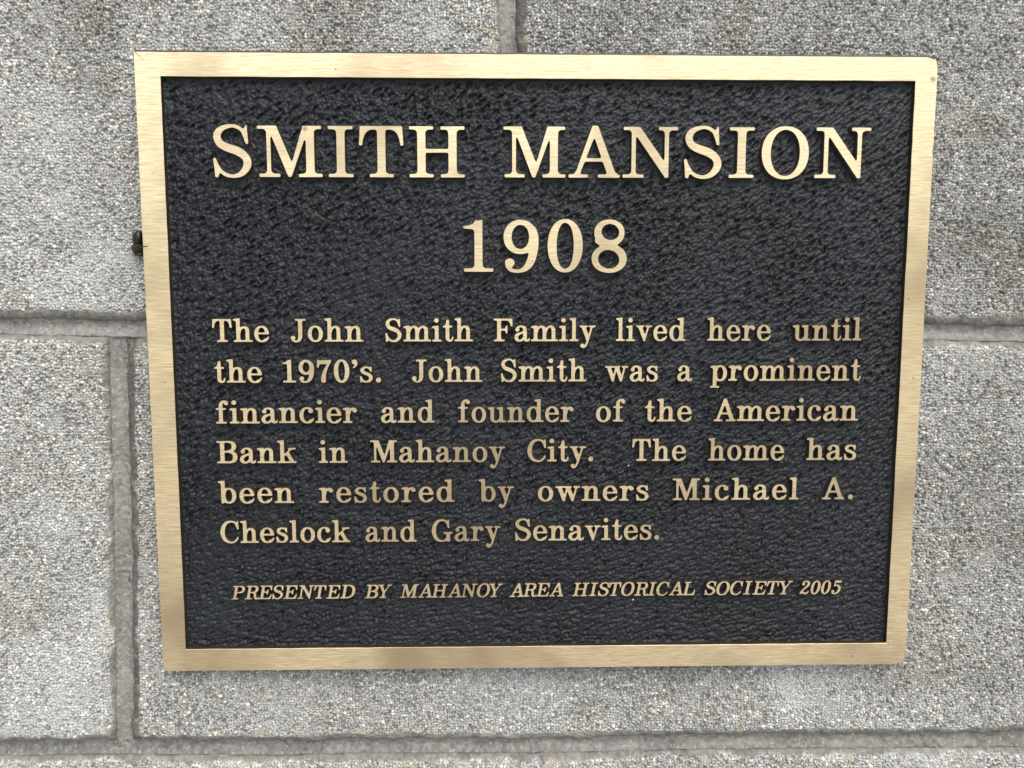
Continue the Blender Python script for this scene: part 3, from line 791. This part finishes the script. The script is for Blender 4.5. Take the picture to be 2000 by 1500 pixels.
def letter_mesh(name, loops, big):
    loops = orient(loops)
    bev = .13 if big else .09; draft = .28 if big else .16
    verts = []; faces = []; midx = []; rings = []
    for P in loops:
        n = len(P)
        rs = [(offset_loop(P, -bev), 0.0), (P, .10), (offset_loop(P, draft), DEEP + .35)]
        idx = []
        for Q, y in rs:
            idx.append(len(verts)); verts += [(x * MM, y * MM, z * MM) for x, z in Q]
        rings.append((rs[0][0], idx[0]))
        for r in (0, 1):
            a, b_ = idx[r], idx[r + 1]
            for k in range(n):
                k2 = (k + 1) % n
                faces.append((a + k, b_ + k, b_ + k2, a + k2)); midx.append(1)
    order = [i0 + k for Q, i0 in rings for k in range(len(Q))]
    tri = []
    area = [.5 * np.sum(Q[:, 0] * np.roll(Q[:, 1], -1) - np.roll(Q[:, 0], -1) * Q[:, 1]) for Q, _ in rings]
    start = np.cumsum([0] + [len(Q) for Q, _ in rings])
    for i, (Q, _) in enumerate(rings):
        if area[i] <= 0: continue
        lo_, hi_ = Q.min(0), Q.max(0)
        own = [i] + [j for j, (H, _) in enumerate(rings) if area[j] < 0 and (H.min(0) > lo_).all() and (H.max(0) < hi_).all()]
        loc = [start[j] + k for j in own for k in range(len(rings[j][0]))]
        tri += [tuple(loc[v] for v in f) for f in tessellate_polygon([[Vector((x, z, 0)) for x, z in rings[j][0]] for j in own])]
    for a, b_, c in tri:
        va, vb, vc = verts[order[a]], verts[order[b_]], verts[order[c]]
        cr_ = (vb[0] - va[0]) * (vc[2] - va[2]) - (vb[2] - va[2]) * (vc[0] - va[0])
        faces.append((order[a], order[b_], order[c]) if cr_ > 0 else (order[a], order[c], order[b_])); midx.append(0)
    sm_ = [i >= 0 and f < len(faces) - len(tri) and midx[f] == 1 for f, i in enumerate(midx)]
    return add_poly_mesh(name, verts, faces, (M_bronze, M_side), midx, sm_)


placed = []                     # (loops, x, z) for the field relief
for kind, zb, words in LINES:
    for word, xa, xb in words:
        gl = [glyph_for(kind, c) for c in word]
        if len(word) == 1 and kind in ('head', 'year', 'body'):
            sxs = [(xb - xa) / gl[0][1]['w']]; xs = [xa]
        else:
            tot = sum(g['w'] for _, g in gl) + sum(gl[i][1]['rb'] + gl[i + 1][1]['lb'] for i in range(len(gl) - 1))
            free = xb - xa - tot; n = len(gl)
            s_ = 1.0
            if free < .25 * n: s_ = (xb - xa - .25 * n) / tot; free = .25 * n
            tr = free / (n - 1) if n > 1 else 0
            xs = []; x = xa
            for i, (_, g) in enumerate(gl):
                xs.append(x); x += g['w'] * s_ + ((g['rb'] + gl[i + 1][1]['lb']) * s_ if i < n - 1 else 0) + tr
            sxs = [s_] * n
        for c, (key, g), x, sx in zip(word, gl, xs, sxs):
            name = 'digit' if c.isdigit() else 'full_stop' if c == '.' else 'apostrophe' if c == "'" else 'letter'
            mk = round(sx, 2)
            if mk not in g['me']:
                g['me'][mk] = (letter_mesh(name, [P * [sx, 1] for P in g['loops']], kind in ('head', 'year')), [P * [sx, 1] for P in g['loops']])
            me, loops = g['me'][mk]
            o = bpy.data.objects.new(name, me); COL.objects.link(o); o.parent = plaque
            z = zb + TILT * x + random.uniform(-.06, .06)
            o.location = Vector((x * MM, random.uniform(0, .04) * MM, z * MM)) - PL
            placed.append((loops, x, z))

# --- border: a flat brushed frame with chipped corners
OW, OH = 175.0, 139.5
IL, IR, IT, IB = -164.2, 165.5, 128.8, -129.0


def rect_loop(x0, x1, z0, z1, n=90, corner=.6):
    pts = []
    for (ax, az, bx, bz) in ((x0, z0, x1, z0), (x1, z0, x1, z1), (x1, z1, x0, z1), (x0, z1, x0, z0)):
        for k in range(n):
            u = (k + .5) / n; u = .5 - .5 * math.cos(math.pi * u) if corner else u
            pts.append((ax + (bx - ax) * u, az + (bz - az) * u))
    return np.array(pts)


def soften(P, r, it):
    for _ in range(it): P = (np.roll(P, 1, 0) + 2 * P + np.roll(P, -1, 0)) / 4
    return P


no = 90
outer = soften(rect_loop(-OW, OW, -OH, OH, no), 1, 2); inner = soften(rect_loop(IL, IR, IB, IT, no), 1, 2)
outer[:, 0] += .10 * vnoise(outer[:, 1], outer[:, 0], 9, 5); outer[:, 1] += .08 * vnoise(outer[:, 0], outer[:, 1], 9, 6)
inner[:, 0] += .10 * vnoise(inner[:, 1], inner[:, 0], 6, 8); inner[:, 1] += .10 * vnoise(inner[:, 0], inner[:, 1], 6, 9)
for P_ in (outer,):
    for (cx, cz, r, dep) in ((OW, OH, 4.2, 1.5), (OW - .2, -OH, 5.0, 1.7), (OW + .6, 98.0, 1.6, .7), (OW + .6, 93.0, 1.3, .6), (OW + .6, -134, 2.5, .8), (-OW, -OH, 2.2, .5), (-OW, OH, 1.2, .3)):
        d = np.hypot(P_[:, 0] - cx, P_[:, 1] - cz); w = np.clip(1 - d / r, 0, 1) ** .7
        v = np.array([-math.copysign(1, cx), -math.copysign(1, cz) if abs(cz) > 130 else 0.0]); v /= np.hypot(*v)
        P_ += (w * dep)[:, None] * v
verts = []; faces = []; midx = []
n = len(outer)
cen = np.array([0.0, 0.0])
side_id = np.repeat([0, 1, 2, 3], no)


def inset(P, d): return offset_loop(P, -d)      # P runs counter-clockwise


bo = np.where(side_id == 2, .75, .22)[:, None]
t_ = np.roll(outer, -1, 0) - np.roll(outer, 1, 0); t_ /= np.hypot(*t_.T)[:, None]
o_in = outer - np.c_[t_[:, 1], -t_[:, 0]] * bo
mid = inner + (o_in - inner) * .42
rings = [(outer + np.c_[t_[:, 1], -t_[:, 0]] * .35, PT), (outer, .30), (o_in, 0.0), (mid, 0.0), (inner, .02), (offset_loop(inner, -.12), .14), (offset_loop(inner, -.45), DEEP + .6)]
ydish = np.where(side_id == 1, .10, np.where(side_id == 3, .03, .02))
for r, (Q, y) in enumerate(rings):
    yy = np.full(n, y)
    if r == 4: yy = yy + ydish
    if r == 5: yy = yy + ydish
    verts += [(x * MM - PL.x, v * MM - PL.y, z * MM - PL.z) for (x, z), v in zip(Q, yy)]
for r in range(len(rings) - 1):
    for k in range(n):
        k2 = (k + 1) % n
        faces.append((r * n + k, r * n + k2, (r + 1) * n + k2, (r + 1) * n + k))
        midx.append(1 if r in (0, 5) or (r == 1 and side_id[k] == 2) else 0)
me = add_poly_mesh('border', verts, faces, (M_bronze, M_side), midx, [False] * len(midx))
link('border', me, plaque)

# --- field: leathery cast relief, calmer next to the letters and the border
st = .44
fx = np.arange(IL - .8, IR + .8, st); fz = np.arange(IB - .8, IT + .8, st)
FX, FZ = np.meshgrid(fx, fz); mask = np.zeros(FX.shape)
for loops, x, z in placed:
    pts = np.concatenate(loops); x0, z0 = pts.min(0) + [x, z]; x1, z1 = pts.max(0) + [x, z]
    i0, i1 = np.searchsorted(fx, [x0, x1]); j0, j1 = np.searchsorted(fz, [z0, z1])
    X = FX[j0:j1, i0:i1] - x; Z = FZ[j0:j1, i0:i1] - z; ins = np.zeros(X.shape, bool)
    for P in loops:
        Pn = np.roll(P, -1, 0)
        for (ax, ay), (bx, by) in zip(P, Pn):
            if ay != by: ins ^= ((ay > Z) != (by > Z)) & (X < ax + (Z - ay) * (bx - ax) / (by - ay))
    mask[j0:j1, i0:i1] = np.maximum(mask[j0:j1, i0:i1], ins)
near = np.clip(gblur(mask, 1.15 / st) * 2.6, 0, 1)
dist_edge = np.minimum(np.minimum(FX - IL, IR - FX), np.minimum(FZ - IB, IT - FZ))
near = np.maximum(near, 1 - sm(dist_edge / 1.6))


def aniso(ang, l_long, l_short, seed):
    r = np.random.default_rng(seed); w = np.fft.rfft2(r.standard_normal(FX.shape))
    ky = np.fft.fftfreq(FX.shape[0], st)[:, None] * 2 * math.pi; kx = np.fft.rfftfreq(FX.shape[1], st)[None] * 2 * math.pi
    c, s = math.cos(ang), math.sin(ang); ka = kx * c + ky * s; kb = -kx * s + ky * c
    q = (ka * l_long) ** 2 + (kb * l_short) ** 2
    f = np.fft.irfft2(w * q * np.exp(-q), FX.shape); return f / f.std()


A = aniso(math.radians(38), 1.15, .45, 11); B = aniso(math.radians(10), 1.35, .40, 12); Cn = aniso(math.radians(75), .5, .42, 13); D = aniso(math.radians(30), .34, .24, 14); E_ = aniso(math.radians(35), 2.2, .9, 15)
low = sm((-FZ - 20 + 40 * fbm(FX, FZ, 60, 71, 2)) / 90)
mixn = A * (1 - low) * 1.1 + B * low * .7 + .6 * A * low + Cn * .34 * (.7 + .6 * fbm(FX, FZ, 30, 72, 2)) + .2 * E_
mixn /= mixn.std()
rel = -.54 * np.clip(-mixn - .1, 0, 3) ** 1.2 + .20 * np.tanh(mixn) + .26 * D
amp = (.85 + .3 * fbm(FX, FZ, 40, 73, 2)) * (1 - .82 * near)
ramp = .30 * np.clip(gblur(mask, 1.7 / st), 0, 1)      # the field rises slightly into each letter
hgt = rel * amp + ramp + .25 * (1 - sm(dist_edge / 1.8)) + .10 * fbm(FX, FZ, 35, 74, 3)
me = grid_mesh('field', [((FX * MM - PL.x), ((DEEP - hgt) * MM - PL.y), FZ * MM - PL.z, None)])
link('field', me, plaque, (M_dark,))
me = bpy.data.meshes.new('back_plate')
pv = [(-OW, -OH), (OW, -OH), (OW, OH), (-OW, OH)]
bm = bmesh.new()
q = 1.8
lo = [bm.verts.new((x * MM - math.copysign(q, x) * MM, (PT - .02) * MM - PL.y, z * MM - math.copysign(q, z) * MM - PL.z)) for x, z in pv]
hi = [bm.verts.new((x * MM - math.copysign(4, x) * MM, (DEEP + 1.6) * MM - PL.y, z * MM - math.copysign(4, z) * MM - PL.z)) for x, z in pv]
bm.faces.new(lo[::-1]); bm.faces.new(hi)
for k in range(4): bm.faces.new((lo[k], lo[(k + 1) % 4], hi[(k + 1) % 4], hi[k]))
bm.to_mesh(me); bm.free(); link('back_plate', me, plaque, (M_side,))

# --- two specks of white paint on the field
M_white = plain('white_speck', (.42, .42, .40), .8)
for fx_, fz_, fr in ((44.8, -107.6, .52), (41.6, -43.4, .4)):
    bm = bmesh.new(); bmesh.ops.create_icosphere(bm, subdivisions=2, radius=1)
    for v in bm.verts:
        k = 1 + .25 * math.sin(7 * v.co.x + 5 * v.co.z)
        v.co = Vector((v.co.x * fr * k, v.co.y * .3, v.co.z * fr * .9 * k)) * MM
    me = bpy.data.meshes.new('paint_speck'); bm.to_mesh(me); bm.free()
    o = link('paint_speck', me, plaque, (M_white,)); o.location = Vector((fx_ * MM, 2.5 * MM, fz_ * MM)) - PL

# --- a carpenter bee wedged between plaque and wall at the left edge
M_bee = plain('bee_black', (.006, .0055, .005), .42, .4)
M_fur = plain('bee_fur', (.03, .026, .014), .9)
M_wing = plain('bee_wing', (.06, .045, .035), .25, .6)
M_head = plain('bee_head', (.02, .014, .012), .45)
bee = empty('bee', 'dark hairy bee clinging to the wall at the left edge of the plaque', 'bee', (-.1794, .0058, .0580))


def blob(name, c, r, m, parent, seed, amp=.0, cuts=3, rot=0):
    bm = bmesh.new(); bmesh.ops.create_icosphere(bm, subdivisions=cuts, radius=1)
    rr_ = random.Random(seed)
    for v in bm.verts:
        k = 1 + amp * (rr_.random() - .5)
        x, y, z = v.co.x * r[0] * k, v.co.y * r[1] * k, v.co.z * r[2] * k
        v.co = Vector((x * math.cos(rot) - z * math.sin(rot) + c[0], y + c[1], x * math.sin(rot) + z * math.cos(rot) + c[2])) * MM
    me = bpy.data.meshes.new(name); bm.to_mesh(me); bm.free()
    me.polygons.foreach_set('use_smooth', np.ones(len(me.polygons), bool)); return link(name, me, parent, (m,))


def fuzz(name, c, r, m, parent, n, ln, seed):
    rr_ = random.Random(seed); V = []; F = []
    for k in range(n):
        d = Vector((rr_.gauss(0, 1), rr_.gauss(0, 1), rr_.gauss(0, 1))).normalized()
        p = Vector((c[0] + d.x * r[0], c[1] + d.y * r[1], c[2] + d.z * r[2])); t2 = (d + Vector((rr_.gauss(0, .4), rr_.gauss(0, .4), -.3))).normalized()
        s2 = d.cross(Vector((.3, .5, .8))).normalized() * .06; i = len(V)
        V += [(p + s2) * MM, (p - s2) * MM, (p + t2 * ln * rr_.uniform(.6, 1.2)) * MM]; F.append((i, i + 1, i + 2))
    me = bpy.data.meshes.new(name); me.from_pydata([tuple(v) for v in V], [], F); o = link(name, me, parent, (m,)); o['kind'] = 'stuff'; return o


def tube(name, pts, r0, r1, m, parent):
    bm = bmesh.new(); n = len(pts); prev = None
    for i, p in enumerate(pts):
        p = Vector(p); d = (Vector(pts[min(i + 1, n - 1)]) - Vector(pts[max(i - 1, 0)])).normalized(); a = d.orthogonal().normalized(); b2 = d.cross(a); r = r0 + (r1 - r0) * i / (n - 1)
        ring = [bm.verts.new((p + (a * math.cos(k * math.pi / 3) + b2 * math.sin(k * math.pi / 3)) * r) * MM) for k in range(6)]
        if prev:
            for k in range(6): bm.faces.new((prev[k], prev[(k + 1) % 6], ring[(k + 1) % 6], ring[k]))
        prev = ring
    me = bpy.data.meshes.new(name); bm.to_mesh(me); bm.free(); return link(name, me, parent, (m,))


ab = blob('abdomen', (0, 0, 2.2), (2.2, 2.0, 3.4), M_bee, bee, 1, .0, 3, -.12)
th = blob('thorax', (-.35, -.2, -2.2), (2.1, 1.9, 2.2), M_fur, bee, 2, .12)
fuzz('fur', (-.35, -.2, -2.2), (2.05, 1.85, 2.15), M_fur, th, 900, 1.0, 3)
fuzz('fur', (0, 0, 2.0), (2.0, 1.9, 3.0), M_bee, ab, 500, .8, 4)
hd = blob('head', (0, 0, -4.9), (1.75, 1.3, 1.05), M_head, bee, 5, .05)
blob('eye', (-1.35, -.5, -4.7), (.55, .6, .8), M_bee, hd, 6, 0, 2)
blob('eye', (1.35, -.5, -4.7), (.55, .6, .8), M_bee, hd, 7, 0, 2)
tube('antenna', [(-.7, -.9, -5.3), (-1.6, -1.3, -5.6), (-2.2, -1.2, -5.0)], .12, .08, M_bee, bee)
tube('antenna', [(.7, -.9, -5.3), (1.2, -1.5, -5.9), (.9, -1.8, -6.4)], .12, .08, M_bee, bee)
bm = bmesh.new()
w_ = [(-1.4, -.9, -1.0), (-2.3, -.8, .5), (-2.5, -.6, 3.0), (-2.0, -.4, 5.8), (-1.5, -.5, 6.6), (-1.35, -.9, 4.0), (-1.1, -1.3, 1.0)]
f1_ = [bm.verts.new(Vector(p) * MM) for p in w_]; f2_ = [bm.verts.new((Vector(p) + Vector((.02, .08, 0))) * MM) for p in w_]
bm.faces.new(f1_); bm.faces.new(f2_[::-1])
for k in range(7): bm.faces.new((f1_[k], f2_[k], f2_[(k + 1) % 7], f1_[(k + 1) % 7]))
me = bpy.data.meshes.new('wing'); bm.to_mesh(me); bm.free(); link('wing', me, bee, (M_wing,))
# a front leg hooked over the bronze edge, others on the wall
tube('leg', [(.2, -1.6, -2.2), (1.4, -4.0, -1.6), (3.2, -6.0, -1.9), (4.4, -6.15, -1.95), (5.5, -6.05, -1.9), (6.6, -6.0, -1.75)], .26, .16, M_bee, bee)
tube('leg', [(-1.6, -.6, -2.2), (-2.6, -.9, -1.6), (-3.0, .2, -2.8), (-3.2, 1.2, -3.4)], .24, .12, M_bee, bee)
tube('leg', [(-1.4, -.6, -3.6), (-2.6, -.6, -4.4), (-3.0, .6, -5.4)], .24, .12, M_bee, bee)
tube('leg', [(-1.4, -.2, -1.0), (-2.9, -.3, .4), (-2.9, 1.0, 1.6)], .24, .12, M_bee, bee)
